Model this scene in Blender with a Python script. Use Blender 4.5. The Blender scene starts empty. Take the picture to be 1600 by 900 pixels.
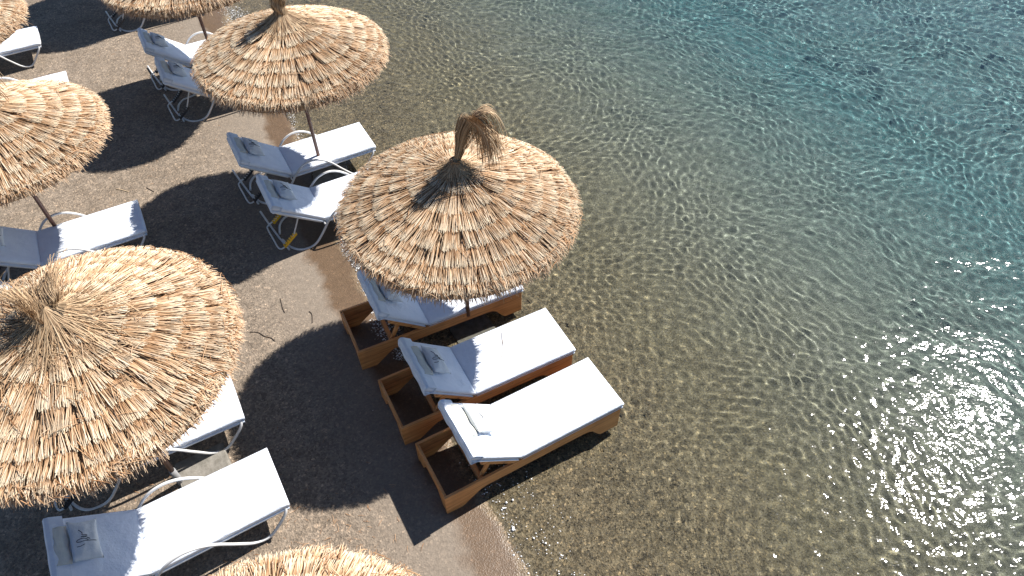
import bpy, bmesh, math, random
import numpy as np
from mathutils import Vector, Matrix

S = bpy.context.scene
COL = S.collection
# ------------------------------------------------------------------ camera
cd = bpy.data.cameras.new('camera'); cam = bpy.data.objects.new('camera', cd); COL.objects.link(cam); S.camera = cam
cd.sensor_width = 36; cd.lens = 1100.6/1600*36; cd.clip_start = .1; cd.clip_end = 3000
PIT, ROLL, CH = .84619, -.01145, 6.879
fw = Vector((0, math.cos(PIT), -math.sin(PIT))); r_ = Vector((1, 0, 0)); u_ = r_.cross(fw)
r2 = math.cos(ROLL)*r_ + math.sin(ROLL)*u_; u2 = -math.sin(ROLL)*r_ + math.cos(ROLL)*u_
mw = Matrix((r2, u2, -fw)).transposed().to_4x4(); mw.translation = Vector((0, 0, CH)); cam.matrix_world = mw
# ------------------------------------------------------------------ light
AZ, EL = 3.8118, math.radians(48.4)          # direction the shadows fall in, height of the sun
sd = Vector((-math.cos(AZ)*math.cos(EL), -math.sin(AZ)*math.cos(EL), math.sin(EL)))
w = bpy.data.worlds.new('World'); S.world = w; w.use_nodes = True
sky = w.node_tree.nodes.new('ShaderNodeTexSky'); sky.sky_type = 'NISHITA'; sky.sun_disc = False
sky.sun_elevation = EL; sky.sun_rotation = math.atan2(sd.x, sd.y); sky.dust_density = .2; sky.ozone_density = 4.0
bg = w.node_tree.nodes['Background']; w.node_tree.links.new(sky.outputs[0], bg.inputs[0]); bg.inputs[1].default_value = .055
sl = bpy.data.lights.new('sun', 'SUN'); sl.energy = 5.0; sl.angle = math.radians(.5); sl.color = (1, .95, .885)
so = bpy.data.objects.new('sun', sl); COL.objects.link(so); so.rotation_euler = sd.to_track_quat('Z', 'Y').to_euler()
sl.cycles.is_caustics_light = True
vs = S.view_settings; vs.view_transform = 'Standard'; vs.look = 'None'; vs.gamma = 1; vs.use_curve_mapping = False; vs.exposure = 1.0
S.cycles.use_denoising = True; S.cycles.max_bounces = 8; S.cycles.caustics_refractive = True; S.cycles.caustics_reflective = False
S.cycles.sample_clamp_indirect = 4

rng = np.random.default_rng(7)
# ------------------------------------------------------------------ materials
def nmat(name):
    m = bpy.data.materials.new(name); m.use_nodes = True; nt = m.node_tree
    return m, nt, nt.nodes['Principled BSDF']
def N(nt, t, **kw):
    n = nt.nodes.new(t)
    for k, v in kw.items(): setattr(n, k, v)
    return n
def ramp(nt, pts, interp='LINEAR'):
    r = nt.nodes.new('ShaderNodeValToRGB'); r.color_ramp.interpolation = interp; e = r.color_ramp.elements
    while len(e) < len(pts): e.new(.5)
    for i, (p, c) in enumerate(pts):
        e[i].position = p; e[i].color = (*c, 1) if len(c) == 3 else c
    return r
def mix(nt, a, b, f, mode='MIX'):
    n = nt.nodes.new('ShaderNodeMix'); n.data_type = 'RGBA'; n.blend_type = mode
    for s, v in ((n.inputs[0], f), (n.inputs[6], a), (n.inputs[7], b)):
        if hasattr(v, 'is_linked'): nt.links.new(v, s)
        else: s.default_value = v if not isinstance(v, tuple) else (*v, 1)
    return n.outputs[2]
def maprange(nt, v, a, b, c=0., d=1.):
    n = nt.nodes.new('ShaderNodeMapRange'); nt.links.new(v, n.inputs[0])
    for i, x in enumerate((a, b, c, d)): n.inputs[i+1].default_value = x
    return n.outputs[0]
def noise(nt, co, scale, detail=3, rough=.5):
    n = nt.nodes.new('ShaderNodeTexNoise'); n.inputs['Scale'].default_value = scale; n.inputs['Detail'].default_value = detail
    n.inputs['Roughness'].default_value = rough; nt.links.new(co, n.inputs['Vector']); return n.outputs['Fac']
def bump(nt, h, strength, dist, bsdf):
    b = nt.nodes.new('ShaderNodeBump'); b.inputs['Strength'].default_value = strength; b.inputs['Distance'].default_value = dist
    nt.links.new(h, b.inputs['Height']); nt.links.new(b.outputs[0], bsdf.inputs['Normal'])

def m_straw(name, stops, patch):
    m, nt, b = nmat(name)
    geo = N(nt, 'ShaderNodeNewGeometry'); tc = N(nt, 'ShaderNodeTexCoord')
    rp = ramp(nt, stops); nt.links.new(geo.outputs['Random Per Island'], rp.inputs[0])
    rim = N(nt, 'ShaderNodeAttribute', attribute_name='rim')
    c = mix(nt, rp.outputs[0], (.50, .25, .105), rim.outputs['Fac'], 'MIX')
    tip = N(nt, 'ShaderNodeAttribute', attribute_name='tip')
    c = mix(nt, c, (.62, .47, .34), maprange(nt, tip.outputs['Fac'], .0, .55, .7, 0.), 'MULTIPLY') if name == 'straw_thatch' else c  # ring relief painted in: shade and dust on sheltered roots, raised tips paler
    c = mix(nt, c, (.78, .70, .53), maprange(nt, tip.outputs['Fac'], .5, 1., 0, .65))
    n1 = noise(nt, tc.outputs['Object'], 3.2, 4, .6)
    c = mix(nt, c, patch, maprange(nt, n1, .52, .70, 0, .55))
    n2 = noise(nt, tc.outputs['Object'], 60, 2)
    c = mix(nt, c, (.95, .9, .85), maprange(nt, n2, .55, .8, 0, .3), 'MULTIPLY')
    nt.links.new(c, b.inputs['Base Color']); b.inputs['Roughness'].default_value = .72
    b.inputs['Specular IOR Level'].default_value = .25
    return m
M = {}
M['straw'] = m_straw('straw_thatch', [(0, (.15, .085, .045)), (.22, (.35, .225, .13)), (.5, (.53, .38, .235)), (.8, (.67, .525, .37)), (1, (.80, .69, .54))], (.25, .19, .13))
M['tuft'] = m_straw('straw_tuft', [(0, (.13, .08, .045)), (.3, (.28, .18, .10)), (.65, (.42, .29, .17)), (1, (.55, .41, .26))], (.25, .18, .11))
m, nt, b = nmat('dark_thatch'); b.inputs['Base Color'].default_value = (.28, .19, .11, 1); b.inputs['Roughness'].default_value = .9; M['underthatch'] = m

def simple(name, col, rough=.5, spec=.5, nscale=None, col2=None, bmp=None, metallic=0., stretch=None):
    m, nt, b = nmat(name); b.inputs['Roughness'].default_value = rough; b.inputs['Specular IOR Level'].default_value = spec
    b.inputs['Metallic'].default_value = metallic
    b.inputs['Base Color'].default_value = (*col, 1)
    if nscale:
        tc = N(nt, 'ShaderNodeTexCoord'); co = tc.outputs['Object']
        if stretch:
            mp = N(nt, 'ShaderNodeMapping'); mp.inputs['Scale'].default_value = stretch; nt.links.new(co, mp.inputs[0]); co = mp.outputs[0]
        n = noise(nt, co, nscale, 5, .6)
        nt.links.new(mix(nt, col, col2, maprange(nt, n, .35, .65)), b.inputs['Base Color'])
        if bmp: bump(nt, n, bmp[0], bmp[1], b)
    return m
M['canvas'] = simple('white_canvas', (.74, .79, .87), .75, .2, 9, (.69, .74, .83), (.5, .03))
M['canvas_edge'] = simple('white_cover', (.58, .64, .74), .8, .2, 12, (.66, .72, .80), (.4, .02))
M['pillow'] = simple('pillow_cloth', (.60, .635, .66), .85, .2, 14, (.68, .71, .73), (.5, .02))
M['flap'] = simple('natural_cloth', (.56, .57, .52), .85, .2, 20, (.63, .63, .58), (.5, .02))
M['thread'] = simple('dark_thread', (.02, .025, .04), .8)
M['paint'] = simple('white_painted_tube', (.66, .66, .66), .35, .5, 8, (.56, .555, .54))
M['paint_grey'] = simple('grey_tube', (.30, .30, .31), .45, .5, 9, (.2, .2, .2))
M['yellow'] = simple('yellow_plastic', (.72, .42, .02), .45)
M['dark_plastic'] = simple('dark_plastic', (.03, .03, .035), .5)
M['dark_metal'] = simple('rusty_brown_metal', (.10, .042, .028), .45, .5, 25, (.17, .085, .055), (.3, .005))
M['concrete'] = simple('grey_concrete', (.23, .215, .19), .9, .2, 14, (.15, .14, .12), (.5, .02))
M['stick'] = simple('pale_stick', (.62, .47, .30), .8)
M['dark_straw'] = simple('dark_straw', (.22, .15, .09), .8)
M['twig'] = simple('dark_twig', (.05, .035, .025), .8)
def m_wood():
    m, nt, b = nmat('oiled_wood')
    at = N(nt, 'ShaderNodeAttribute', attribute_name='grain')
    mp = N(nt, 'ShaderNodeMapping'); mp.inputs['Scale'].default_value = (2, 40, 40); nt.links.new(at.outputs['Vector'], mp.inputs[0])
    n = noise(nt, mp.outputs[0], 1.0, 6, .65)
    tc = N(nt, 'ShaderNodeTexCoord'); n2 = noise(nt, tc.outputs['Object'], 3.5, 3, .6)
    rp = ramp(nt, [(.3, (.36, .145, .045)), (.5, (.62, .27, .088)), (.7, (.76, .39, .155))]); nt.links.new(n, rp.inputs[0])
    c = mix(nt, rp.outputs[0], (.38, .165, .06), maprange(nt, n2, .48, .72, 0, .6))
    vor = N(nt, 'ShaderNodeTexVoronoi'); vor.inputs['Scale'].default_value = 6; nt.links.new(at.outputs['Vector'], vor.inputs['Vector'])
    c = mix(nt, (.06, .022, .01), c, maprange(nt, vor.outputs['Distance'], .05, .11))
    nt.links.new(c, b.inputs['Base Color']); b.inputs['Roughness'].default_value = .5; bump(nt, n, .25, .004, b)
    return m
M['wood'] = m_wood()
def m_sand():
    m, nt, b = nmat('beach_sand')
    tc = N(nt, 'ShaderNodeTexCoord'); co = tc.outputs['Object']
    sh = N(nt, 'ShaderNodeAttribute', attribute_name='offshore').outputs['Fac']
    n_big = noise(nt, co, 1.1, 4, .6); n_mid = noise(nt, co, 5.5, 5, .65); n_fine = noise(nt, co, 55, 3, .7)
    vor = N(nt, 'ShaderNodeTexVoronoi'); vor.inputs['Scale'].default_value = 62; nt.links.new(co, vor.inputs['Vector'])
    vor2 = N(nt, 'ShaderNodeTexVoronoi'); vor2.inputs['Scale'].default_value = 34; nt.links.new(co, vor2.inputs['Vector'])
    sep = N(nt, 'ShaderNodeSeparateColor'); nt.links.new(vor.outputs['Color'], sep.inputs[0])
    sep2 = N(nt, 'ShaderNodeSeparateColor'); nt.links.new(vor2.outputs['Color'], sep2.inputs[0])
    # offshore coordinate, made uneven
    ad = N(nt, 'ShaderNodeMath', operation='MULTIPLY_ADD'); nt.links.new(n_big, ad.inputs[0]); ad.inputs[1].default_value = .75
    sub = N(nt, 'ShaderNodeMath', operation='SUBTRACT'); nt.links.new(sh, sub.inputs[0]); sub.inputs[1].default_value = .375
    nt.links.new(sub.outputs[0], ad.inputs[2]); dd = ad.outputs[0]
    dry = mix(nt, (.180, .143, .107), (.245, .198, .152), maprange(nt, n_mid, .35, .65))
    dry = mix(nt, dry, (.150, .116, .084), maprange(nt, n_big, .5, .7, 0, .6))
    damp = mix(nt, (.208, .172, .136), (.178, .146, .114), n_mid)
    wet = mix(nt, (.098, .064, .038), (.125, .084, .054), n_mid)
    bed1 = mix(nt, (.170, .128, .076), (.26, .200, .122), maprange(nt, n_mid, .35, .65))
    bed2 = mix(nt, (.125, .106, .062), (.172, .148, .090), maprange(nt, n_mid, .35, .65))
    bed3 = mix(nt, (.026, .098, .108), (.038, .122, .130), maprange(nt, n_mid, .35, .65))  # deep water's light absorption and scatter painted into the bed colour as teal
    c = mix(nt, dry, damp, maprange(nt, dd, -1.5, -.75))
    c = mix(nt, c, wet, maprange(nt, dd, -.52, -.40))
    c = mix(nt, c, bed1, maprange(nt, dd, -.10, .08))
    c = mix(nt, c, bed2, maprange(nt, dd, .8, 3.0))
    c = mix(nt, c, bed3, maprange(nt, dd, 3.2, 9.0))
    # grains: some pale, some dark
    g = ramp(nt, [(0, (.35, .35, .35)), (.3, (.8, .8, .8)), (.75, (1.05, 1.05, 1.05)), (.93, (1.2, 1.15, 1.1)), (1, (2.1, 2.0, 1.9))])
    nt.links.new(sep.outputs[0], g.inputs[0])
    g2 = ramp(nt, [(0, (.55, .55, .55)), (.5, (1, 1, 1)), (.95, (1.2, 1.2, 1.2)), (1, (2.0, 1.9, 1.8))]); nt.links.new(sep2.outputs[1], g2.inputs[0])
    amt = mix(nt, (.65,)*3, (.25,)*3, maprange(nt, dd, -1.4, -.7)); amt = mix(nt, amt, (1.,)*3, maprange(nt, dd, -.12, .1))
    amt = mix(nt, amt, (.55,)*3, maprange(nt, dd, 1.5, 5.))
    c1 = mix(nt, c, g.outputs[0], 1., 'MULTIPLY'); c1 = mix(nt, c1, g2.outputs[0], 1., 'MULTIPLY')
    sa = N(nt, 'ShaderNodeSeparateColor'); nt.links.new(amt, sa.inputs[0])
    c = mix(nt, c, c1, sa.outputs[0])
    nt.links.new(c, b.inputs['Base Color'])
    rr = mix(nt, (.9,)*3, (.38,)*3, maprange(nt, dd, -.55, -.38)); sr = N(nt, 'ShaderNodeSeparateColor'); nt.links.new(rr, sr.inputs[0])
    nt.links.new(sr.outputs[0], b.inputs['Roughness']); b.inputs['Specular IOR Level'].default_value = .35
    h = N(nt, 'ShaderNodeMath', operation='ADD'); nt.links.new(n_fine, h.inputs[0]); nt.links.new(vor.outputs['Distance'], h.inputs[1])
    bs = N(nt, 'ShaderNodeBump'); bs.inputs['Distance'].default_value = .012
    nt.links.new(h.outputs[0], bs.inputs['Height']); nt.links.new(maprange(nt, sa.outputs[0], 0, 1, .0, .8), bs.inputs['Strength'])
    nt.links.new(bs.outputs[0], b.inputs['Normal'])
    return m
M['sand'] = m_sand()
def m_water():
    m = bpy.data.materials.new('sea_water'); m.use_nodes = True; nt = m.node_tree; nt.nodes.clear()
    out = N(nt, 'ShaderNodeOutputMaterial'); tc = N(nt, 'ShaderNodeTexCoord')
    rf = N(nt, 'ShaderNodeBsdfRefraction'); rf.inputs['IOR'].default_value = 1.33; rf.inputs['Roughness'].default_value = 0
    rf.inputs['Color'].default_value = (.97, 1, .99, 1)
    gl = N(nt, 'ShaderNodeBsdfGlossy'); gl.inputs['Roughness'].default_value = .045
    fr = N(nt, 'ShaderNodeFresnel'); fr.inputs['IOR'].default_value = 1.33
    mp = N(nt, 'ShaderNodeMapping'); mp.inputs['Scale'].default_value = (1, 1.5, 1); nt.links.new(tc.outputs['Object'], mp.inputs[0])
    n = noise(nt, mp.outputs[0], 8, 2, .45)
    b = N(nt, 'ShaderNodeBump'); b.inputs['Strength'].default_value = .68; b.inputs['Distance'].default_value = .011
    nt.links.new(n, b.inputs['Height']); nt.links.new(b.outputs[0], gl.inputs['Normal']); nt.links.new(b.outputs[0], fr.inputs['Normal'])
    mx = N(nt, 'ShaderNodeMixShader'); nt.links.new(fr.outputs[0], mx.inputs[0]); nt.links.new(rf.outputs[0], mx.inputs[1]); nt.links.new(gl.outputs[0], mx.inputs[2])
    nt.links.new(mx.outputs[0], out.inputs['Surface'])
    return m
M['water'] = m_water()
M['foam'] = simple('foam', (.8, .8, .8), .4, .5)
def m_pebble():
    m, nt, b = nmat('pebble')
    geo = N(nt, 'ShaderNodeNewGeometry')
    rp = ramp(nt, [(0, (.04, .035, .03)), (.35, (.13, .1, .08)), (.6, (.2, .13, .09)), (.8, (.34, .29, .24)), (1, (.75, .72, .68))])
    nt.links.new(geo.outputs['Random Per Island'], rp.inputs[0]); nt.links.new(rp.outputs[0], b.inputs['Base Color']); b.inputs['Roughness'].default_value = .6
    return m
M['pebble'] = m_pebble()

# ------------------------------------------------------------------ mesh helpers
def mesh_np(name, V, F, mat, smooth=False, attrs=None):
    V = np.asarray(V, dtype=np.float32); F = np.asarray(F, dtype=np.int32); k = F.shape[1]
    me = bpy.data.meshes.new(name); me.vertices.add(len(V)); me.vertices.foreach_set('co', V.ravel())
    me.loops.add(F.size); me.loops.foreach_set('vertex_index', F.ravel())
    me.polygons.add(len(F)); me.polygons.foreach_set('loop_start', np.arange(0, F.size, k, dtype=np.int32))
    me.update(calc_edges=True); me.validate()
    if smooth: me.polygons.foreach_set('use_smooth', np.ones(len(me.polygons), dtype=bool))
    for an, av in (attrs or {}).items():
        a = me.attributes.new(an, 'FLOAT', 'POINT'); a.data.foreach_set('value', np.asarray(av, dtype=np.float32))
    me.materials.append(mat); me.update()
    return me
def link(name, me, parent=None, loc=None):
    o = bpy.data.objects.new(name, me); COL.objects.link(o)
    if parent is not None: o.parent = parent
    if loc is not None: o.location = loc
    return o
def empty(name, label, cat, group=None):
    o = bpy.data.objects.new(name, None); COL.objects.link(o); o.empty_display_size = .1
    o['label'] = label; o['category'] = cat
    if group: o['group'] = group
    return o
def tag(o, label=None, cat=None, group=None, kind=None):
    for k, v in (('label', label), ('category', cat), ('group', group), ('kind', kind)):
        if v: o[k] = v
    return o
def from_bm(name, bm, mat, smooth=False):
    bmesh.ops.recalc_face_normals(bm, faces=bm.faces)
    me = bpy.data.meshes.new(name); bm.to_mesh(me); bm.free(); me.materials.append(mat)
    if smooth: me.polygons.foreach_set('use_smooth', [True]*len(me.polygons))
    return me
def spline(P, n=8):
    P = [np.array(p, float) for p in P]; Q = [2*P[0]-P[1]] + P + [2*P[-1]-P[-2]]; out = []
    for i in range(1, len(Q)-2):
        for t in np.linspace(0, 1, n, endpoint=False):
            a, b, c, d = Q[i-1:i+3]
            out.append(.5*((2*b)+(-a+c)*t+(2*a-5*b+4*c-d)*t*t+(-a+3*b-3*c+d)*t**3))
    out.append(P[-1]); return np.array(out)
def tube_vf(path, rad, seg=10, closed_ends=True):
    path = np.asarray(path, float); n = len(path); rad = np.broadcast_to(np.asarray(rad, float), (n,))
    V = []; up = np.array([0, 0, 1.])
    T = np.gradient(path, axis=0); T /= np.linalg.norm(T, axis=1)[:, None]
    a = np.cross(T[0], up); a = a if np.linalg.norm(a) > 1e-3 else np.array([1., 0, 0]); a /= np.linalg.norm(a)
    for i in range(n):
        a = a - T[i]*(a@T[i]); a /= np.linalg.norm(a); b = np.cross(T[i], a)
        for k in range(seg):
            t = 2*np.pi*k/seg; V.append(path[i]+rad[i]*(np.cos(t)*a+np.sin(t)*b))
    F = []
    for i in range(n-1):
        for k in range(seg):
            F.append((i*seg+k, i*seg+(k+1) % seg, (i+1)*seg+(k+1) % seg, (i+1)*seg+k))
    return V, F
def tubes(name, paths, mat, seg=10):
    bm = bmesh.new()
    for path, rad in paths:
        V, F = tube_vf(path, rad, seg); vs_ = [bm.verts.new(v) for v in V]
        for f in F: bm.faces.new([vs_[i] for i in f])
        bm.faces.new(vs_[:seg]); bm.faces.new(vs_[-seg:])
    return from_bm(name, bm, mat, True)
def rbox(bm, lo, hi, bev=.01, mtx=None, seg=2):
    t = bmesh.new(); bmesh.ops.create_cube(t, size=1)
    lo = Vector(lo); hi = Vector(hi)
    for v in t.verts: v.co = Vector([(lo[i]+hi[i])/2 + v.co[i]*(hi[i]-lo[i]) for i in range(3)])
    if bev: bmesh.ops.bevel(t, geom=list(t.edges), offset=bev, segments=seg, affect='EDGES', profile=.6)
    if mtx: bmesh.ops.transform(t, matrix=mtx, verts=t.verts)
    me = bpy.data.meshes.new('tmp'); t.to_mesh(me); t.free(); bm.from_mesh(me); bpy.data.meshes.remove(me)
def grain(me, axis=0):
    co = np.empty(len(me.vertices)*3); me.vertices.foreach_get('co', co); co = co.reshape(-1, 3)
    if axis == 1: co = co[:, [1, 0, 2]]
    co = co + rng.uniform(-5, 5, 3)
    a = me.attributes.new('grain', 'FLOAT_VECTOR', 'POINT'); a.data.foreach_set('vector', co.astype(np.float32).ravel())
    return me

# ------------------------------------------------------------------ shoreline, sand and sea
SH = np.array([(1.6, -1.), (1.2, 0), (.62, 1.3), (.13, 2.4), (-.26, 3.19), (-.72, 3.86), (-1.61, 5.58), (-2.22, 6.71), (-3.71, 10.01), (-5.65, 13.55), (-9, 20), (-60, 110), (-400, 700)])
def offshore(X, Y):
    y = Y[..., None] if False else Y
    acc = 0
    for o_, w_ in ((-.8, .2), (-.4, .2), (0, .2), (.4, .2), (.8, .2)): acc = acc + w_*np.interp(Y+o_, SH[:, 1], SH[:, 0])
    below = np.where(Y < -1, (Y+1)*-.5, 0)
    return (X-acc-below)*.89
def fnoise(X, Y, seed, lams, amp):
    g = np.random.default_rng(seed); Z = np.zeros_like(X)
    for lam in lams:
        for _ in range(5):
            th = g.uniform(0, 6.28); k = 6.283/lam/g.uniform(.8, 1.25); Z += amp*lam*np.sin(k*(np.cos(th)*X+np.sin(th)*Y)+g.uniform(0, 6.28))
    return Z
_g = np.random.default_rng(99)
DIMPLES = [(float(_g.uniform(-8, -2)), float(_g.uniform(2, 12)), float(_g.uniform(.06, .14)), float(_g.uniform(.006, .018))) for _ in range(110)]
DIMPLES = [d for d in DIMPLES if d[0] < np.interp(d[1], SH[:, 1], SH[:, 0])-1.2]
def ground_z(X, Y):
    d = offshore(X, Y); e = d + fnoise(X, Y, 3, (1.3, .5, .21), .012)
    off = np.maximum(e, 0); on = np.maximum(-e, 0)
    z = -(np.clip(e*.5, 0, .010) + .035*off + .030*np.minimum(off, 3)**2 + .10*np.maximum(off-3, 0)) + .055*np.minimum(on, .5) + .004*np.maximum(on-.5, 0).clip(0, 4)
    z = np.maximum(z, -1.35)
    z += fnoise(X, Y, 5, (.9, .35), .0016)*np.clip((on-.7)*1.2, 0, 1) + fnoise(X, Y, 6, (.7, .3), .004)*np.clip(off-.4, 0, 1)
    for px, py, r_, a_ in DIMPLES:
        near = (np.abs(X-px) < .5) & (np.abs(Y-py) < .5)
        if near.any(): z = z-np.where(near, a_*np.exp(-((X-px)**2+(Y-py)**2)/r_**2)*(1+.5*np.sin(20*(X-px))), 0)
    return z, d
def axis(lo, hi, step, far):
    a = np.arange(lo, hi+step/2, step); ext = []; s = step; x = hi
    while x < far: s *= 1.35; x += s; ext.append(x)
    left = []; s = step; x = lo
    while x > -far: s *= 1.35; x -= s; left.append(x)
    return np.array(left[::-1]+list(a)+ext)
def grid(xs, ys):
    X, Y = np.meshgrid(xs, ys); n, m_ = X.shape; I = np.arange(n*m_).reshape(n, m_)
    F = np.stack([I[:-1, :-1], I[:-1, 1:], I[1:, 1:], I[1:, :-1]], -1).reshape(-1, 4)
    return X, Y, F
X, Y, F = grid(axis(-12, 15, .05, 1500), axis(-1, 19, .05, 1500))
Z, D_ = ground_z(X, Y)
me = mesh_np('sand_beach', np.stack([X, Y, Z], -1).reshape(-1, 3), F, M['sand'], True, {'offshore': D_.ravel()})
o = tag(link('ground', me), kind='structure'); o.cycles.is_caustics_receiver = True

STEP = .023
X, Y, F = grid(axis(-9.6, 13.5, STEP, 1500), axis(-.5, 17.5, STEP, 1500))
D_ = offshore(X, Y)
g = np.random.default_rng(21); Z = np.zeros_like(X)
inside = (X > -9.7) & (X < 13.6) & (Y > -.6) & (Y < 17.6)
deep = np.clip(D_/6, 0, 1)
wx = X + .25*np.sin(.9*Y+1) + .1*np.sin(2.3*X+.7*Y); wy = Y + .22*np.sin(.8*X+2) + .1*np.sin(2.1*Y-1.1*X)
def waves(n, l0, l1, th0, spread, slope, weight):
    global Z
    acc = np.zeros_like(X)
    for _ in range(n):
        lam = math.exp(g.uniform(math.log(l0), math.log(l1))); k = 6.283/lam; th = g.normal(th0, spread)
        acc += slope/k*np.sin(k*(math.cos(th)*wx+math.sin(th)*wy)+g.uniform(0, 6.283))
    Z += acc*weight
shal = np.clip(D_/1.0, 0, 1); mid_ = np.clip((D_-1.2)/5.5, 0, 1)
waves(44, .095, .20, math.radians(78), 1.1, .0150, shal*(1.0-.74*mid_))
waves(26, .20, .42, math.radians(70), .9, .0082, shal*(.7-.1*deep))
waves(12, .55, 1.6, math.radians(88), .35, .0052, shal*(.25+.9*deep))
waves(5, 2.0, 4.0, math.radians(85), .3, .007, shal*deep)
Z = np.where(inside, Z, 0)
dc = ground_z(X, Y)[0].ravel()[F].max(1); keep = dc < -.0065; F = F[keep]
used = np.unique(F); remap = -np.ones(X.size, int); remap[used] = np.arange(len(used))
V = np.stack([X, Y, Z], -1).reshape(-1, 3)[used]
me = mesh_np('sea_surface', V, remap[F], M['water'], True)
o = tag(link('water', me), kind='structure'); o.cycles.is_caustics_caster = True

# ------------------------------------------------------------------ thatch
def reeds(P0, P1, P2, wid, up):
    """inverted-V blades through three points each; returns verts, faces"""
    n = len(P0); d = P2-P0; side = np.cross(d, up); side /= np.linalg.norm(side, axis=1)[:, None]+1e-9
    V = np.empty((n, 9, 3)); h = wid*.55
    for i, (P, s) in enumerate(((P0, 1.), (P1, 1.), (P2, .45))):
        V[:, i*3] = P - side*(wid*.5*s)[:, None]; V[:, i*3+1] = P + up*(h*s)[:, None]; V[:, i*3+2] = P + side*(wid*.5*s)[:, None]
    base = np.arange(n)[:, None, None]*9
    f = np.array([[0, 1, 4, 3], [1, 2, 5, 4], [3, 4, 7, 6], [4, 5, 8, 7]])[None]
    return V.reshape(-1, 3), (base+f).reshape(-1, 4)
PR = np.array([0, .05, .12, .3, .6, .9, 1.1, 1.2, 1.3]); PZ = np.array([2.56, 2.54, 2.51, 2.43, 2.325, 2.195, 2.105, 2.055, 1.98])
def prof(r): return np.interp(r, PR, PZ)
def canopy_mesh(seed, messy=1.):
    g = np.random.default_rng(seed); VV = []; FF = []; RM = []; TP = []; off = 0
    rings = [.05, .22, .42, .60, .77, .93, 1.07, 1.14]
    for li, r0 in enumerate(rings):
        last = li == len(rings)-1
        r1 = (rings[li+1]+.075) if not last else 1.255
        rm = (r0+r1)/2; n = int(2*math.pi*rm/.0068*(1.55 if not last else 3.6))
        th = g.uniform(0, 6.2832, n)
        ncl = max(6, int(2*math.pi*rm/.085)); cph = g.uniform(0, 6.28)
        cl = ((th/6.2832*ncl+cph) % ncl).astype(int)
        cdev = g.normal(0, .085, ncl+1)[cl]; clen = g.normal(0, .010, ncl+1)[cl]; clift = g.normal(0, .008, ncl+1)[cl]
        # thin the reeds between bundles so that dark lines show
        fr = (th/6.2832*ncl+cph) % 1; keep = (g.uniform(0, 1, n) < .78+1.3*np.minimum(fr, 1-fr)*1.6) | last
        th, cdev, clen, clift, n = th[keep], cdev[keep], clen[keep], clift[keep], int(keep.sum())
        lo = r0-.03+g.uniform(-.03, .03, n); hi = r1+g.normal(0, .012, n)+clen*.5+.014*np.sin(3*th+li)
        if last: hi = 1.25+g.normal(0, .016, n)-.05*(g.uniform(0, 1, n) < .25)+clen*.6
        dev = cdev+g.normal(0, .05, n)*messy
        dth = dev*(hi-lo)/hi*1.2
        lift0 = g.uniform(0, .012, n); lift1 = .046+g.uniform(0, .012, n)+clift*.5+.005
        if last:
            lay = g.uniform(0, 1, n)**.8; lift0 = .055-.16*lay; lift1 = .060-.175*lay+g.normal(0, .007, n); hi = hi-.04*lay; lo = lo+.05*(1-lay)
        def pt(r, t, l): return np.stack([r*np.cos(t), r*np.sin(t), prof(r)+l], -1)
        P0 = pt(lo, th, lift0); P2 = pt(hi, th+dth, lift1); mid = np.minimum(r0+.085, (lo+hi)/2+.02) if not last else (lo+hi)/2
        P1 = pt(mid, th+dth*.45+g.normal(0, .004, n), (lift0+lift1)/2+.006+g.uniform(-.004, .006, n))
        up = np.tile([0., 0, 1.], (n, 1)); up[:, 0] = np.cos(th)*.4; up[:, 1] = np.sin(th)*.4; up /= np.linalg.norm(up, axis=1)[:, None]
        wid = g.uniform(.0045, .0095, n)
        V, F_ = reeds(P0, P1, P2, wid, up); VV.append(V); FF.append(F_+off); off += len(V)
        rr = np.zeros((n, 9))
        k = .0 if not last else .35
        if last: k = np.clip(.42+.65*lay, 0, 1)[:, None]
        rr[:] = k; rr += g.uniform(-.1, .15, (n, 1)) if not last else 0; RM.append(np.clip(rr, 0, 1).ravel())
        # loose reeds lying crosswise
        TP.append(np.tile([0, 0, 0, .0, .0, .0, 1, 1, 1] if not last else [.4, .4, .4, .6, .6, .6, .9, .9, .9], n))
        m_ = int(n*.035*messy)
        t = g.uniform(0, 6.28, m_); a = g.uniform(r0, r1, m_); L = g.uniform(.08, .22, m_); an = t+g.normal(0, .7, m_)
        P0 = pt(a, t, .05); P2 = P0.copy(); P2[:, 0] += L*np.cos(an); P2[:, 1] += L*np.sin(an)
        r_e = np.hypot(P2[:, 0], P2[:, 1]); P2[:, :2] *= (np.minimum(r_e, 1.27)/r_e)[:, None]; P2[:, 2] = prof(r_e)+.055+g.uniform(0, .03, m_); P1 = (P0+P2)/2; P1[:, 2] += .012
        upv = np.tile([0., 0, 1.], (m_, 1)); V, F_ = reeds(P0, P1, P2, g.uniform(.004, .008, m_), upv); VV.append(V); FF.append(F_+off); off += len(V)
        RM.append(np.repeat(g.uniform(0, .4, m_), 9)); TP.append(np.zeros(m_*9))
    # strands hanging or sticking out of the rim
    m_ = 60; t = g.uniform(0, 6.28, m_); L = g.uniform(.03, .13, m_)*g.uniform(.5, 1, m_); dr = g.uniform(-.2, 1, m_)
    a = g.uniform(1.16, 1.24, m_); P0 = np.stack([a*np.cos(t), a*np.sin(t), np.full(m_, 2.02)], -1)
    an = t+g.normal(0, .5, m_); P2 = P0+np.stack([L*np.cos(an), L*np.sin(an), -L*dr], -1); P1 = (P0+P2)/2; P1[:, 2] += L*.15
    V, F_ = reeds(P0, P1, P2, g.uniform(.003, .006, m_), np.tile([0., 0, 1.], (m_, 1))); VV.append(V); FF.append(F_+off); off += len(V); RM.append(np.full(m_*9, .2))
    return mesh_np('canopy', np.concatenate(VV), np.concatenate(FF), M['straw'], False, {'rim': np.concatenate(RM), 'tip': np.concatenate(TP+[np.zeros(m_*9)])})
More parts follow.
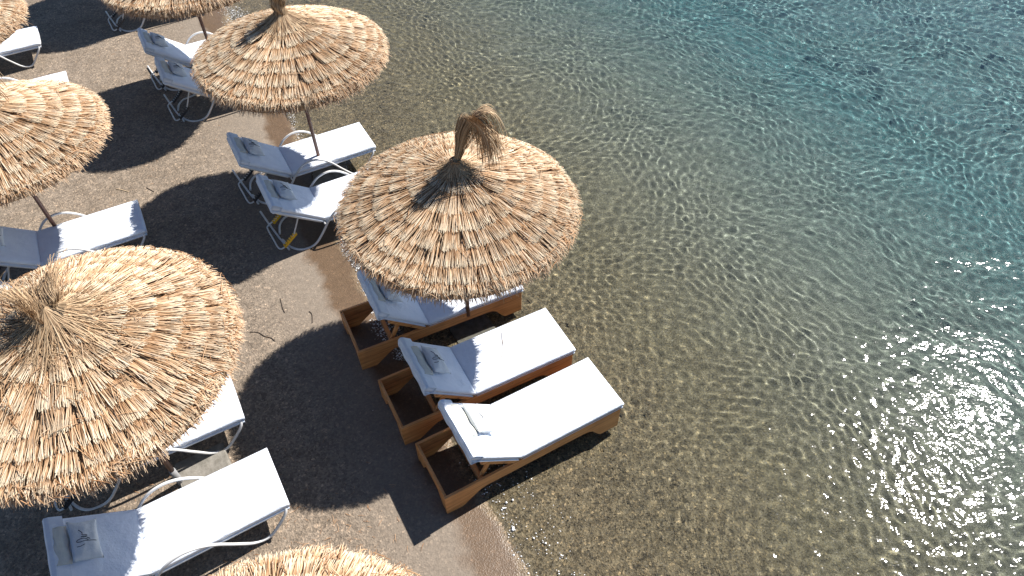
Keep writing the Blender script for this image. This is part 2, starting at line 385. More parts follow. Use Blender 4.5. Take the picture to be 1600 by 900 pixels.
def shell_mesh():
    rs = [.03, .1, .3, .6, .9, 1.1, 1.19]; n = 48; V = []; F_ = []
    for r in rs:
        for k in range(n): V.append((r*math.cos(k*6.2832/n), r*math.sin(k*6.2832/n), float(prof(r))-.012))
    for r, dz in ((1.17, -.12), (1.0, -.10), (.5, -.10), (.03, -.12)):
        for k in range(n): V.append((r*math.cos(k*6.2832/n), r*math.sin(k*6.2832/n), float(prof(r))+dz))
    R = len(rs)+4
    for i in range(R-1):
        for k in range(n): F_.append((i*n+k, i*n+(k+1) % n, (i+1)*n+(k+1) % n, (i+1)*n+k))
    return mesh_np('underthatch', V, F_, M['underthatch'], True)
def tuft_mesh(seed, spine, n, spread, neck=.035, width=(.004, .008), skirt=True, r_skirt=.24, messy=.25):
    """strands that leave the roof round the peak, squeeze through the neck and fan out along the spine"""
    g = np.random.default_rng(seed); sp = spline(spine, 6); VV = []; FF = []; off = 0
    m_ = len(sp); tt = np.linspace(0, 1, m_)
    rad = np.interp(tt, [0, .12, .25, .4, .65, 1], [neck*1.6, neck, neck*1.6, spread*.62, spread*.95, spread])
    for i in range(n):
        a = g.uniform(0, 6.28); q = math.sqrt(g.uniform(0, 1)); end = int(m_*g.uniform(.62, 1.0)); end = max(end, 5)
        rr = rad[:end]*q; c = sp[:end]
        P = c+np.stack([rr*math.cos(a), rr*math.sin(a), rr*math.sin(a*1.7+1)*.8], -1)
        P[:, 2] -= (tt[:end]**2)*g.uniform(0, .12); P[:, :2] += (tt[:end, None]**2)*g.normal(0, spread*.35, 2)
        w_ = g.uniform(*width); side = np.array([math.cos(a+1.57), math.sin(a+1.57), .3])*w_*.5
        V = np.stack([P-side, P+side], 1).reshape(-1, 3); k = np.arange(end-1)[:, None]*2
        VV.append(V); FF.append(np.concatenate([k, k+1, k+3, k+2], 1)+off); off += len(V)
    if skirt:
        for i in range(int(n*1.1)):
            a = g.uniform(0, 6.28); L = r_skirt*g.uniform(.5, 1.25); a2 = a+g.normal(0, messy)
            pts = []
            for t in (0, .2, .5, .8, 1.):
                r = .006+L*t; aa = a+(a2-a)*t; pts.append((r*math.cos(aa), r*math.sin(aa), float(prof(r))+.05*(1-t)**2+.045+g.uniform(0, .012)))
            P = np.array(pts); P[0, 2] += .02; w_ = g.uniform(*width)*1.2; side = np.array([-math.sin(a), math.cos(a), 0])*w_*.5
            V = np.stack([P-side, P+side], 1).reshape(-1, 3); k = np.arange(4)[:, None]*2
            VV.append(V); FF.append(np.concatenate([k, k+1, k+3, k+2], 1)+off); off += len(V)
    V = np.concatenate(VV); return mesh_np('tuft', V, np.concatenate(FF), M['tuft'], False, {'rim': np.zeros(len(V))})
def band_mesh(z, r):
    return tubes('tie_band', [(np.array([(r*math.cos(t), r*math.sin(t), z+.01*math.sin(3*t)) for t in np.linspace(0, 6.283, 20)]), .007),
                              (np.array([(r*math.cos(t), r*math.sin(t), z+.018+.008*math.sin(2*t)) for t in np.linspace(0, 6.283, 20)]), .007)], M['tuft'], 6)

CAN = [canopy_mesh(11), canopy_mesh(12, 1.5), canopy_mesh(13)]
SHELL = shell_mesh()
POLE = tubes('pole', [(np.array([(0, 0, .28), (0, 0, 1.2), (0, 0, 2.5)]), .026)], M['dark_metal'], 14)
SLEEVE = tubes('sleeve', [(np.array([(0, 0, -.12), (0, 0, .15), (0, 0, .32)]), .033)], M['paint_grey'], 14)
def rib_mesh():
    return tubes('rib', [(np.array([(.04, 0, 2.44), (.6, 0, 2.19), (1.15, 0, 1.95)]), .012), ], M['dark_metal'], 6)
RIB = rib_mesh()
HUB = tubes('hub', [(np.array([(0, 0, 2.36), (0, 0, 2.42), (0, 0, 2.5)]), .055)], M['dark_metal'], 14)
def slab_mesh():
    bm = bmesh.new(); rbox(bm, (-.26, -.24, -.12), (.26, .24, .055), .025, seg=2)
    for v in bm.verts: v.co += Vector((rng.normal(0, .008), rng.normal(0, .008), rng.normal(0, .004)))
    return from_bm('base_slab', bm, M['concrete'])
SLAB = slab_mesh()
GEN_SP = [(0, 0, 2.58), (.02, .01, 2.70), (.05, .02, 2.82), (.12, .04, 2.94), (.22, .05, 2.98), (.32, .04, 2.86), (.36, .03, 2.72)]
TUFTS = {
 'tall': tuft_mesh(31, [(0, 0, 2.52), (.03, .02, 2.68), (.07, .05, 2.82), (.12, .08, 2.96), (.20, .11, 3.06), (.29, .10, 2.98), (.34, .05, 2.82), (.35, .02, 2.68)], 640, .15, .030, width=(.003, .006), r_skirt=.17, messy=.5),
 'upright': tuft_mesh(32, [(0, 0, 2.56), (-.005, 0, 2.66), (-.01, .02, 2.76), (-.01, .05, 2.88), (0, .10, 3.0), (.02, .16, 3.08)], 420, .13, .065, r_skirt=.34),
 'slumped': tuft_mesh(33, [(0, 0, 2.54), (-.03, .03, 2.62), (-.09, .10, 2.66), (-.18, .20, 2.66), (-.27, .31, 2.60), (-.33, .39, 2.54)], 520, .26, .10, width=(.003, .007), r_skirt=.5, messy=1.0),
 'generic': tuft_mesh(34, GEN_SP, 300, .12, .045)}
BAND = band_mesh(2.64, .048)
def umbrella(x, y, dz, label, variant, rot, tuft, R=1.0, tilt=(0, 0), slab=(0.1, 0, .3)):
    t = empty('straw_umbrella', label, 'umbrella', 'straw umbrellas on the beach'); t.location = (x, y, 0)
    gz = float(ground_z(np.array([x]), np.array([y]))[0][0])
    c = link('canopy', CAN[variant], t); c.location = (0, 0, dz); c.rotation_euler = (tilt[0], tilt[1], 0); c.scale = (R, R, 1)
    # spin the thatch about its own axis, then tilt
    c.rotation_mode = 'XYZ'; c.matrix_local = Matrix.Translation((0, 0, dz)) @ Matrix.Rotation(tilt[0], 4, 'X') @ Matrix.Rotation(tilt[1], 4, 'Y') @ Matrix.Rotation(rot, 4, 'Z') @ Matrix.Diagonal((R, R, 1, 1))
    s = link('underthatch', SHELL, c)
    tf = link('tuft', TUFTS[tuft], t); tf.location = (0, 0, dz)
    b_ = link('tie_band', BAND, tf) if tuft != 'slumped' else None
    p = link('pole', POLE, t); p.scale = (1, 1, (2.5+dz)/2.5)
    if variant == 1 and dz > .1: link('sleeve', SLEEVE, t)
    link('hub', HUB, t, (0, 0, dz))
    for k in range(8):
        r = link('rib', RIB, t, (0, 0, dz)); r.rotation_euler = (0, 0, k*math.pi/4+rot)
    if slab:
        sb = link('base_slab', SLAB, t, (slab[0], slab[1], gz)); sb.rotation_euler = (0, 0, slab[2])
    return t
UMB = [
 (-.535, 5.411, -.02, 'straw umbrella at the water edge over the wooden loungers, its tall tuft bent over', 0, .3, 'tall', 1.0, (0, 0), (.08, -.05, .5)),
 (-2.827, 8.358, .014, 'straw umbrella by the water whose thick upright tuft casts a dark shadow line', 2, 2.1, 'upright', 1.0, (0, 0), (.1, 0, .2)),
 (-3.477, 3.386, .21, 'largest looking straw umbrella, with a slumped messy tuft, in front on the left', 1, .9, 'slumped', 1.0, (0, 0), (.22, .12, .55)),
 (-6.10, 6.912, -.22, 'straw umbrella cut by the left edge over a white lounger, between two other umbrellas', 2, 4.2, 'generic', 1.0, (0, 0), (.1, 0, .1)),
 (-4.98, 10.82, -.05, 'straw umbrella of which only the front rim shows at the top edge', 0, 3.4, 'generic', 1.0, (0, 0), (.1, 0, .9)),
 (-8.05, 9.25, 0., 'straw umbrella in the top left corner, only its right rim showing', 1, 5.2, 'generic', 1.0, (0, 0), (.1, 0, .9)),
 (-1.36, .66, 0., 'straw umbrella of which only the far rim shows at the bottom edge', 0, 1.7, 'generic', 1.0, (0, 0), (.1, 0, .4)),
 (-7.28, 14.34, 0., 'straw umbrella beyond the top edge whose round shadow falls on the sand', 2, .7, 'generic', 1.0, (0, 0), (.1, 0, .4)),
]
for a in UMB: umbrella(*a)

# ------------------------------------------------------------------ lounger parts
def back_matrix(hx, hz, ang):       # back frame: x' runs up the back from the hinge, z' is its normal
    return Matrix.Translation((hx, 0, hz)) @ Matrix.Rotation(math.pi, 4, 'Z') @ Matrix.Rotation(-ang, 4, 'Y')
def pad(name, length, width, th, mat, seed, mtx=None, sag=.004, crown=.006):
    """soft cushion: rounded edges, slight crown and wrinkles. x 0..length, y centred, z -th..0"""
    nx, ny = int(length/.03), int(width/.03); g = np.random.default_rng(seed)
    xs = np.linspace(0, length, nx+1); ys = np.linspace(-width/2, width/2, ny+1)
    bm = bmesh.new()
    ph = g.uniform(0, 6.28, 8)
    def h(x, y):
        e = min(x, length-x, width/2-abs(y)); rd = min(1, e/.03)
        return -.014*(1-math.sqrt(max(0, 1-(1-rd)**2))) + crown*min(1, e/.12) + sag*(math.sin(9*x+ph[0]+3*y)*math.sin(7*y+ph[1])+.5*math.sin(21*x+ph[2])*math.sin(17*y+ph[3]+4*x))*min(1, e/.06)
    top = [[bm.verts.new((x, y, h(x, y))) for y in ys] for x in xs]
    bot = [[bm.verts.new((x, y, -th)) for y in ys] for x in xs]
    for i in range(nx):
        for j in range(ny):
            bm.faces.new((top[i][j], top[i+1][j], top[i+1][j+1], top[i][j+1])); bm.faces.new((bot[i][j], bot[i][j+1], bot[i+1][j+1], bot[i+1][j]))
    for i in range(nx):
        bm.faces.new((top[i][0], bot[i][0], bot[i+1][0], top[i+1][0])); bm.faces.new((top[i][ny], top[i+1][ny], bot[i+1][ny], bot[i][ny]))
    for j in range(ny):
        bm.faces.new((top[0][j], top[0][j+1], bot[0][j+1], bot[0][j])); bm.faces.new((top[nx][j], bot[nx][j], bot[nx][j+1], top[nx][j+1]))
    if mtx: bmesh.ops.transform(bm, matrix=mtx, verts=bm.verts)
    me = from_bm(name, bm, mat, True)
    return me
def sleeve_hood(mtx, L, W, mat):
    """open-ended cloth pocket folded over the top of the back, hollow corners showing"""
    out = [(L-.13, .016), (L-.02, .020), (L+.012, .008), (L+.013, -.03), (L-.035, -.10), (L-.05, -.10), (L-.13, -.045)]
    cx = sum(p[0] for p in out)/len(out); cz = sum(p[1] for p in out)/len(out)
    inn = [(cx+(x-cx)*.86, cz+(z-cz)*.84) for x, z in out]
    bm = bmesh.new(); n = len(out); nw = 14; R = []
    for i in range(nw+1):
        y = -W/2+W*i/nw; wob = .006*math.sin(i*1.3)
        R.append(([bm.verts.new((x, y, z+wob*(1 if z < 0 else .3))) for x, z in out], [bm.verts.new((x, y, z+wob*(1 if z < 0 else .3))) for x, z in inn]))
    for i in range(nw):
        for k in range(n):
            k2 = (k+1) % n
            bm.faces.new((R[i][0][k], R[i][0][k2], R[i+1][0][k2], R[i+1][0][k])); bm.faces.new((R[i][1][k], R[i+1][1][k], R[i+1][1][k2], R[i][1][k2]))
    for e in (0, nw):
        for k in range(n):
            k2 = (k+1) % n; bm.faces.new((R[e][0][k], R[e][0][k2], R[e][1][k2], R[e][1][k]))
    bmesh.ops.transform(bm, matrix=mtx, verts=bm.verts)
    return from_bm('head_cover', bm, mat)
def pillow_mesh(mtx, s0, s1, yc, wy, th=.11):
    nu, nv = 22, 14; bm = bmesh.new(); g = np.random.default_rng(5)
    def f(u, v, sgn):      # u,v in -1..1
        pin = 1-.075*(1-abs(v)**3)*(abs(u)**6) ; pin2 = 1-.075*(1-abs(u)**3)*(abs(v)**6)
        t = th/2*((1-u*u)**.55)*((1-v*v)**.55)
        wr = .006*math.sin(6*u+3*v)*math.cos(5*v-2*u)*(1-u*u)*(1-v*v)
        return ((s0+s1)/2+u*pin*(s1-s0)/2, yc+v*pin2*wy/2, th*.42+sgn*t+wr+.012*abs(u*v)**2)
    for sgn in (1, -1):
        G = [[bm.verts.new(f(-1+2*i/nu, -1+2*j/nv, sgn)) for j in range(nv+1)] for i in range(nu+1)]
        for i in range(nu):
            for j in range(nv): bm.faces.new((G[i][j], G[i+1][j], G[i+1][j+1], G[i][j+1]))
    bmesh.ops.remove_doubles(bm, verts=bm.verts, dist=1e-5)
    bmesh.ops.transform(bm, matrix=mtx, verts=bm.verts)
    return from_bm('pillow', bm, M['pillow'], True)
def flap_mesh(mtx, s0, s1, yc, wy):
    nu, nv = 8, 12; bm = bmesh.new()
    def z(u, v): return .010+.012*math.sin(math.pi*u)+.005*math.sin(9*v+4*u)
    G = [[[bm.verts.new((s0+(s1-s0)*i/nu+.008*math.sin(j*1.1), yc+(j/nv-.5)*wy, z(i/nu, j/nv)+dz)) for j in range(nv+1)] for i in range(nu+1)] for dz in (0, .008)]
    for i in range(nu):
        for j in range(nv):
            for q in G: bm.faces.new((q[i][j], q[i+1][j], q[i+1][j+1], q[i][j+1]))
    for a, b_ in (((0, 0), (nu, 0)), ((0, nv), (nu, nv))):
        for i in range(nu): bm.faces.new((G[0][i][a[1]], G[0][i+1][a[1]], G[1][i+1][a[1]], G[1][i][a[1]]))
    for i0 in (0, nu):
        for j in range(nv): bm.faces.new((G[0][i0][j], G[0][i0][j+1], G[1][i0][j+1], G[1][i0][j]))
    bmesh.ops.transform(bm, matrix=mtx, verts=bm.verts)
    return from_bm('pillow_flap', bm, M['flap'], True)
# handwritten letters p r with their long tails: u to the right of the reader, v up
PRS = [[(-.045, .115), (-.048, .085), (-.035, .045)],
       [(0, -.075), (.003, 0), (.002, .05), (.0, .08), (.012, .112), (.032, .098), (.032, .05), (.015, .010), (.0, .02)],
       [(.025, -.015), (.05, .03), (.055, .07), (.060, .022), (.072, .010), (.078, .030), (.078, .055), (.105, .052), (.13, .062), (.155, .078)]]
def letters_mesh(mtx, s0, s1, yc, th=.11, sc=.82):
    paths = []; sm, hw = (s0+s1)/2, (s1-s0)/2
    for st in PRS:
        P = []
        for u, v in spline([(a, b, 0) for a, b in st], 6)[:, :2]:
            y = yc-(u-.05)*sc; x = sm+(v-.02)*sc
            uu = max(-.97, min(.97, (x-sm)/hw)); vv = max(-.97, min(.97, (y-yc)/.21))
            z = th*.42+th/2*((1-uu*uu)**.55)*((1-vv*vv)**.55)+.006*math.sin(6*uu+3*vv)*math.cos(5*vv-2*uu)*(1-uu*uu)*(1-vv*vv)+.002
            P.append(mtx @ Vector((x, y, z)))
        paths.append((np.array(P), .0024))
    return tubes('lettering', paths, M['thread'], 5)
# ---- metal lounger ----  origin on the ground under the hinge, x to the foot
HZ, ANG, BL = .415, math.radians(36.5), .76
BMm = back_matrix(.042, HZ, ANG)
def metal_meshes(s0, s1, yc):
    Q = {}
    Q['mattress'] = pad('mattress', 1.30, .70, .055, M['canvas'], 3, Matrix.Translation((.015, 0, HZ)), sag=.006)
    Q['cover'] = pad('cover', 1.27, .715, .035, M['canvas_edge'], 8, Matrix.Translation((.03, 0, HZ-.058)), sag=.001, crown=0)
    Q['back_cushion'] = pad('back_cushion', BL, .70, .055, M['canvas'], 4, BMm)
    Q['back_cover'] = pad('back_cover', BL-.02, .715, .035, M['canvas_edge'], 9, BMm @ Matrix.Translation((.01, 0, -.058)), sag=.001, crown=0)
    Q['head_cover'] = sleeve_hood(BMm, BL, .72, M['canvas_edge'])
    Q['pillow'] = pillow_mesh(BMm, s0, s1, yc, .42); Q['lettering'] = letters_mesh(BMm, s0, s1, yc)
    Q['pillow_flap'] = flap_mesh(BMm, s1-.01, min(BL-.03, s1+.18), yc, .38)
    return Q
def side_tube(sg):
    y = .39*sg
    P = [(1.27, .335*sg, .36), (1.245, .37*sg, .30), (1.15, y, .19), (1.02, y, .06), (.88, y, .085), (.74, y, .23), (.60, y, .40), (.47, y, .50), (.33, y, .535), (.18, y, .49), (.06, y, .37), (-.06, y, .20), (-.18, y, .06), (-.30, y, .02), (-.42, .36*sg, .022), (-.52, .24*sg, .025), (-.57, .06*sg, .03)]
    return tubes('side_tube', [(spline(P, 6), .0155)], M['paint'], 10)
SIDE = {1: side_tube(1), -1: side_tube(-1)}
def fr():
    P = [[(0, -.33, .335), (.6, -.335, .335), (1.22, -.335, .335), (1.29, -.28, .335), (1.30, 0, .335), (1.29, .28, .335), (1.22, .335, .335), (.6, .335, .335), (0, .33, .335)]]
    ps = [(spline(p, 5), .014) for p in P]
    ps += [(np.array([(0, -.39, .33), (0, 0, .33), (0, .39, .33)]), .012), (np.array([(.65, -.33, .32), (.65, 0, .32), (.65, .33, .32)]), .012)]
    return tubes('seat_frame', ps, M['paint'], 8)
FRAME = fr()
def backfr():
    P = [(.02, -.33, -.105), (.6, -.33, -.105), (.70, -.27, -.105), (.71, 0, -.105), (.70, .27, -.105), (.6, .33, -.105), (.02, .33, -.105)]
    P = [tuple(BMm @ Vector(p)) for p in P]
    return tubes('back_frame', [(spline(P, 5), .013)], M['paint'], 8)
BACKF = backfr()
CROSS = tubes('rear_bar', [(np.array([(-.545, -.30, .03), (-.60, 0, .035), (-.645, .34, .04), (-.68, .64, .045)]), .0145)], M['paint'], 8)
def bracket():
    a = BMm @ Vector((.33, 0, -.10))
    P = [(a.x, -.27, a.z), (-.45, -.27, .19), (-.60, -.27, .07), (-.665, -.22, .05), (-.68, 0, .05), (-.69, .22, .05), (-.66, .27, .07), (-.47, .27, .19), (a.x, .27, a.z)]
    return tubes('support_bracket', [(spline(P, 4), .011)], M['paint'], 8)
BRACK = bracket()
def teeth(mat, y):
    bm = bmesh.new(); a = BMm @ Vector((.33, 0, -.10)); A = Vector((-.58, 0, .08)); B = Vector((-.40, 0, .23)); d = (B-A).normalized()
    rot = Matrix.Rotation(-math.atan2(d.z, d.x), 4, 'Y')
    if 1:
        mt = Matrix.Translation((A.x, y, A.z)) @ rot
        rbox(bm, (-.01, -.016, -.016), (.25, .016, .016), .004, mt)
        for k in range(6): rbox(bm, (.01+.04*k, -.012, .012), (.028+.04*k, .012, .042), .003, mt)
    return from_bm('notched_rail', bm, mat)
TEETH = {c: [teeth(M[m__], y) for y in (-.27, .27)] for c, m__ in (('yellow', 'yellow'), ('dark', 'dark_plastic'))}
MM = {'high': metal_meshes(.38, .62, -.04), 'mid': metal_meshes(.38, .62, -.05)}
def put_soft(t, Q, has_pillow=True):
    m_ = link('mattress', Q['mattress'], t); link('cover', Q['cover'], m_)
    b_ = link('back_cushion', Q['back_cushion'], t); link('cover', Q['back_cover'], b_); link('head_cover', Q['head_cover'], b_)
    if has_pillow:
        p = link('pillow', Q['pillow'], t); link('lettering', Q['lettering'], p); link('flap', Q['pillow_flap'], p)
def metal(x, y, yaw, label, q='high', tcol='dark'):
    t = empty('metal_sun_lounger', label, 'sun lounger', 'white metal sun loungers'); t.location = (x, y, 0.0); t.rotation_euler = (0, 0, yaw)
    t.location.z = max(0, float(ground_z(np.array([x-.3]), np.array([y]))[0][0])*.5)
    put_soft(t, MM[q])
    for sg in (-1, 1): link('side_tube', SIDE[sg], t)
    link('seat_frame', FRAME, t); link('back_frame', BACKF, t); link('rear_bar', CROSS, t)
    br = link('support_bracket', BRACK, t); [link('notched_rail', q_, br) for q_ in TEETH[tcol]]
    return t
YW = math.radians(28.5)
for x, y, yaw, lab, q, tc_ in [
 (-3.336, 8.265, YW, 'white metal lounger with its foot over the water and an umbrella pole beside its middle', 'high', 'dark'),
 (-2.70, 7.323, YW, 'white lounger with yellow notched rails under its back, foot hidden by thatch', 'high', 'yellow'),
 (-3.488, 2.611, math.radians(30.2), 'white lounger in the bottom left corner with dark lettering on its shaded pillow', 'mid', 'dark'),
 (-4.17, 3.62, YW, 'white lounger hidden under the slumped-tuft umbrella, only its foot end showing', 'mid', 'dark'),
 (-6.17, 6.50, YW, 'white lounger at the left edge with a brown umbrella pole across it', 'mid', 'dark'),
 (-5.60, 5.52, YW, 'white lounger almost covered by the slumped-tuft umbrella, one foot corner peeking out', 'mid', 'dark'),
 (-8.53, 9.82, YW, 'white lounger with only its foot corner peeking above the left umbrella rim', 'mid', 'dark'),
 (-9.70, 11.37, YW, 'white lounger whose foot end and curved tube stick out below the corner umbrella', 'mid', 'dark'),
 (-5.04, 10.33, YW, 'nearer of two white loungers half hidden beside the upright-tuft umbrella', 'high', 'dark'),
 (-5.63, 11.25, YW, 'farther of two white loungers half hidden beside the upright-tuft umbrella', 'high', 'dark'),
 (-7.15, 13.30, YW, 'lounger at the top edge of which only the white tubes under the back show', 'mid', 'dark'), ]:
    metal(x, y, yaw, lab, q, tc_)

# ---- wooden lounger ----  origin on the ground at the near head corner, x to the foot, y across
WL, WW, WT = 2.10, .707, .362
def side_board():
    prof_ = [(0, 0), (.17, 0), (.20, .012), (.37, .17), (.42, .20), (.47, .215), (1.66, .215), (1.70, .20), (1.80, .11), (1.84, .10), (1.90, .10), (1.93, .0), (2.10, 0), (2.10, WT), (0, WT)]
    prof_ = [(0, 0), (.15, 0), (.19, .02), (.36, .16), (.41, .19), (.47, .20), (1.63, .20), (1.70, .19), (1.75, .16), (1.83, .04), (1.87, 0), (2.10, 0), (2.10, WT), (0, WT)]
    return prof_
def ext(prof_, t, axis_, off, bev=.003):
    bm = bmesh.new()
    f3 = (lambda a, z, k: (a, off+k*t, z)) if axis_ == 'x' else (lambda a, z, k: (off+k*t, a, z))
    A = [bm.verts.new(f3(a, z, 0)) for a, z in prof_]; B = [bm.verts.new(f3(a, z, 1)) for a, z in prof_]
    bm.faces.new(A); bm.faces.new(B[::-1]); n = len(A)
    for i in range(n): bm.faces.new((A[i], A[(i+1) % n], B[(i+1) % n], B[i]))
    bmesh.ops.recalc_face_normals(bm, faces=bm.faces)
    bmesh.ops.bevel(bm, geom=list(bm.edges), offset=bev, segments=1, affect='EDGES')
    return bm
WM = {}
WM['side_board'] = [grain(from_bm('side_board', ext(side_board(), .028, 'x', o_), M['wood'])) for o_ in (0, WW-.028)]
endp = [(.03, 0), (.10, 0), (.14, .05), (.20, .20), (.24, .215), (WW-.24, .215), (WW-.20, .20), (WW-.14, .05), (WW-.10, 0), (WW-.03, 0), (WW-.03, WT-.004), (.03, WT-.004)]
WM['end_board'] = [grain(from_bm('end_board', ext(endp, .026, 'y', o_), M['wood']), 1) for o_ in (.006, WL-.032)]
bm = bmesh.new()
for k in range(13):
    x = .90+k*.092; rbox(bm, (x, .031, WT-.03), (x+.07, WW-.031, WT-.006), .003, seg=1)
WM['slat_deck'] = grain(from_bm('slat_deck', bm, M['wood']), 1)
bm = bmesh.new(); rbox(bm, (.40, .031, .235), (.445, WW-.031, .325), .004, seg=1); WM['cross_bar'] = grain(from_bm('cross_bar', bm, M['wood']), 1)
WH, WANG, WBL = .425, math.radians(41), .72
BMw = back_matrix(.889, WH, WANG); BMw = Matrix.Translation((0, WW/2, 0)) @ BMw
bm = bmesh.new()
for y0, y1 in ((-.350, -.318), (.318, .350)): rbox(bm, (.0, y0, -.125), (.52, y1, -.074), .003, BMw, 1)
for k in range(7): rbox(bm, (.02+.09*k, -.315, -.078), (.085+.09*k, .315, -.063), .003, BMw, 1)
WM['back_frame'] = grain(from_bm('back_frame', bm, M['wood']))
def prop(y):
    a = BMw @ Vector((.34, y, -.12)); b_ = Vector((.43, WW/2-y, .30)); d = b_-a; L = d.length
    mt = Matrix.Translation(a) @ d.to_track_quat('X', 'Z').to_matrix().to_4x4()
    bm = bmesh.new(); rbox(bm, (0, -.014, -.022), (L, .014, .022), .003, mt, 1); return grain(from_bm('prop_stay', bm, M['wood']))
WM['prop_stay'] = [prop(-.28), prop(.28)]
WOFF = Matrix.Translation((0, WW/2, 0))
def wood_soft(s0, s1, yc, seed):
    Q = {}
    Q['mattress'] = pad('mattress', 1.270, .70, .05, M['canvas'], seed, WOFF @ Matrix.Translation((.865, 0, WH)), sag=.006)
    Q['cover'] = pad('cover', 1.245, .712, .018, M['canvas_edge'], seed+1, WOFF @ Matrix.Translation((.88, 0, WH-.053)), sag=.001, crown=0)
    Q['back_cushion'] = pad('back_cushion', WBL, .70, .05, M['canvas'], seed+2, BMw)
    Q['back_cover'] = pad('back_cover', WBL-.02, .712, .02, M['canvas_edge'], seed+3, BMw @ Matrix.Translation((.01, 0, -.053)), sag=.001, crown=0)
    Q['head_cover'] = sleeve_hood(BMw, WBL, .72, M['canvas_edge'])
    Q['pillow'] = pillow_mesh(BMw, s0, s1, yc, .40); Q['lettering'] = letters_mesh(BMw, s0, s1, yc)
    Q['pillow_flap'] = flap_mesh(BMw, s1-.01, min(s1+.17, WBL-.06), yc+.0, .40)
    return Q
WQ = [wood_soft(.29, .52, -.09, 40), wood_soft(.32, .55, -.03, 50), wood_soft(.34, .57, -.05, 60)]
for i, (x, y, yaw, lab) in enumerate([
 (-.680, 3.020, .50607, 'wooden lounger with white mattress nearest the bottom edge, its pillow lit by the sun'),
 (-1.180, 3.803, .47521, 'wooden lounger in the middle of three, with a straw strand on its white mattress'),
 (-1.773, 4.799, .4514, 'wooden lounger mostly covered by the straw umbrella, farthest of the three'),]):
    t = empty('wooden_sun_lounger', lab, 'sun lounger', 'wooden sun loungers at the water edge'); t.location = (x, y, 0); t.rotation_euler = (0, 0, yaw)
    put_soft(t, WQ[i])
    for k in ('side_board', 'end_board', 'prop_stay'):
        for me in WM[k]: link(k, me, t)
    for k in ('slat_deck', 'cross_bar', 'back_frame'): link(k, WM[k], t)

# ------------------------------------------------------------------ small things
def strand(name, pts, rad, mat, label, cat):
    me = tubes(name, [(spline(pts, 8), rad)], mat, 6); return tag(link(name, me), label, cat)
def on_lounger(i, x, y, z):
    o_, yaw = ((-.680, 3.020), .50607) if i == 0 else ((-1.180, 3.803), .47521)
    return (o_[0]+x*math.cos(yaw)-y*math.sin(yaw), o_[1]+x*math.sin(yaw)+y*math.cos(yaw), z)
strand('straw_strand', [on_lounger(1, 1.50, .60, WH+.010), on_lounger(1, 1.46, .52, WH+.013), on_lounger(1, 1.42, .42, WH+.013), on_lounger(1, 1.36, .32, WH+.012), on_lounger(1, 1.27, .24, WH+.012)], .0032, M['dark_straw'], 'thin curved strand of straw lying on the middle wooden lounger mattress', 'straw')
def cluster(name, pts, rads, mat, flat=.6, seed=1):
    """many small rough stones or bubbles as one mesh"""
    g = np.random.default_rng(seed); base = np.array([[1, 0, 0], [-1, 0, 0], [0, 1, 0], [0, -1, 0], [0, 0, 1], [0, 0, -1]], float)
    fs = np.array([[0, 2, 4], [2, 1, 4], [1, 3, 4], [3, 0, 4], [2, 0, 5], [1, 2, 5], [3, 1, 5], [0, 3, 5]])
    n = len(pts); th = g.uniform(0, 6.28, n); c, s_ = np.cos(th), np.sin(th); jit = g.uniform(.7, 1.3, (n, 6, 1))
    B = base[None]*jit; X_ = B[..., 0]*c[:, None]-B[..., 1]*s_[:, None]; Y_ = B[..., 0]*s_[:, None]+B[..., 1]*c[:, None]
    V = np.stack([X_, Y_*g.uniform(.6, 1, (n, 1)), B[..., 2]*flat], -1)*np.asarray(rads)[:, None, None]+np.asarray(pts)[:, None]
    F_ = (np.arange(n)[:, None, None]*6+fs[None]).reshape(-1, 3)
    return mesh_np(name, V.reshape(-1, 3), F_, mat)
g = np.random.default_rng(77)
n = 16000; x = g.uniform(-11, 5, n); y = g.uniform(1, 16, n); z, d = ground_z(x, y)
dens = np.where(d < -1.1, .5+.5*(fnoise(x, y, 9, (2., .8), .25) > 0), np.where(d < -.1, .06, np.where(d < 1.6, .75, .25)))
k = (g.uniform(0, 1, n) < dens) & (d < 4.5); x, y, z, d = x[k], y[k], z[k], d[k]
r = .0035*np.exp(g.normal(0, .45, len(x)))
o = tag(link('gravel', cluster('gravel', np.stack([x, y, z+.001], -1), r, M['pebble'])), kind='stuff'); o.cycles.is_caustics_receiver = True
# foam along the water line, in the patches the photo shows
def shore_pts(y0, y1, n, wid, off):
    y = g.uniform(y0, y1, n); xs = np.interp(y, SH[:, 1], SH[:, 0])
    return xs+off+g.normal(0, wid, n)+.03*np.sin(y*9), y
fx, fy = [], []
for y0, y1, n_, wd, of in ((12.7, 13.8, 900, .14, .15), (5.9, 7.3, 1300, .035, .03), (7.3, 12.6, 900, .03, .02), (2.0, 3.6, 140, .03, .05), (4.95, 5.75, 700, .08, -.02), (3.2, 4.0, 120, .16, .35), (2.2, 3.2, 90, .14, .35)):
    a, b_ = shore_pts(y0, y1, n_, wd, of); fx.append(a); fy.append(b_)
fx = np.concatenate(fx); fy = np.concatenate(fy); fz = np.maximum(ground_z(fx, fy)[0], 0)+.003
tag(link('foam', cluster('foam', np.stack([fx, fy, fz], -1), .006*np.exp(g.normal(0, .45, len(fx))), M['foam'], .45, 3)), kind='stuff')
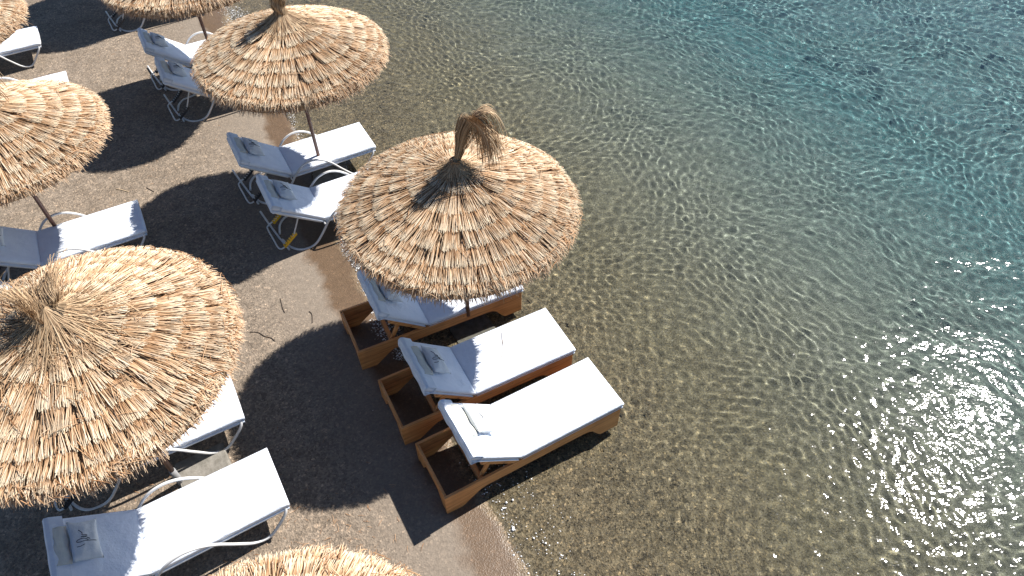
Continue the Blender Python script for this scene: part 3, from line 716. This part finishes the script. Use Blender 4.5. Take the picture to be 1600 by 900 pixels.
# straw litter and twigs on the sand
n = 420; x = np.concatenate([g.uniform(-9, -1, n), g.normal(-2.0, .5, 160), g.normal(-3.3, .5, 120)]); y = np.concatenate([g.uniform(2, 13, n), g.normal(2.75, .3, 160), g.normal(3.4, .35, 120)])
z, d = ground_z(x, y); k = d < -.75; x, y, z = x[k], y[k], z[k]; n = len(x)
L = g.uniform(.02, .09, n); a = g.uniform(0, 6.28, n); P0 = np.stack([x, y, z+.004], -1); P2 = P0+np.stack([L*np.cos(a), L*np.sin(a), np.full(n, .004)], -1); P1 = (P0+P2)/2+np.stack([g.normal(0, .006, n), g.normal(0, .006, n), np.full(n, .006)], -1)
V, F_ = reeds(P0, P1, P2, g.uniform(.002, .005, n), np.tile([0., 0, 1.], (n, 1)))
tag(link('straw_litter', mesh_np('straw_litter', V, F_, M['straw'], False, {'rim': np.full(len(V), .4)})), kind='stuff')
f_ = 1100.6
def gpt(px, py):       # the ground point that a spot of the photograph shows
    d = r2*((px-800)/f_)-u2*((py-450)/f_)+fw; t = -CH/d.z; return (d.x*t, d.y*t)
for lab, pts in (('dark curved twig on the sand above the big round shadow', [(392, 521), (405, 522), (415, 528), (425, 531), (431, 536)]),
                 ('short upright dark twig on bare sand between two umbrella shadows', [(439, 469), (441, 477), (443, 485), (446, 491)]),
                 ('dark curl of seaweed on the sand left of the farthest wooden lounger', [(484, 489), (488, 493), (489, 500), (489, 507)]),
                 ('thin pale stick on the sand right of the left umbrella', [(183, 298), (192, 300), (203, 303)]),
                 ('dark twig on the sand below the left shadow', [(230, 296), (236, 299), (242, 302)])):
    P = [(*gpt(*q), float(ground_z(*[np.array([c]) for c in gpt(*q)])[0][0])+.006) for q in pts]
    strand('twig', P, .005, M['stick'] if 'pale' in lab else M['twig'], lab, 'twig')
for ob in bpy.data.objects:
    if ob.type == 'MESH' and ob.parent is not None and ob.name.split('.')[0] in ('side_board', 'end_board', 'base_slab', 'sleeve', 'pole', 'side_tube'):
        ob.cycles.is_caustics_receiver = True
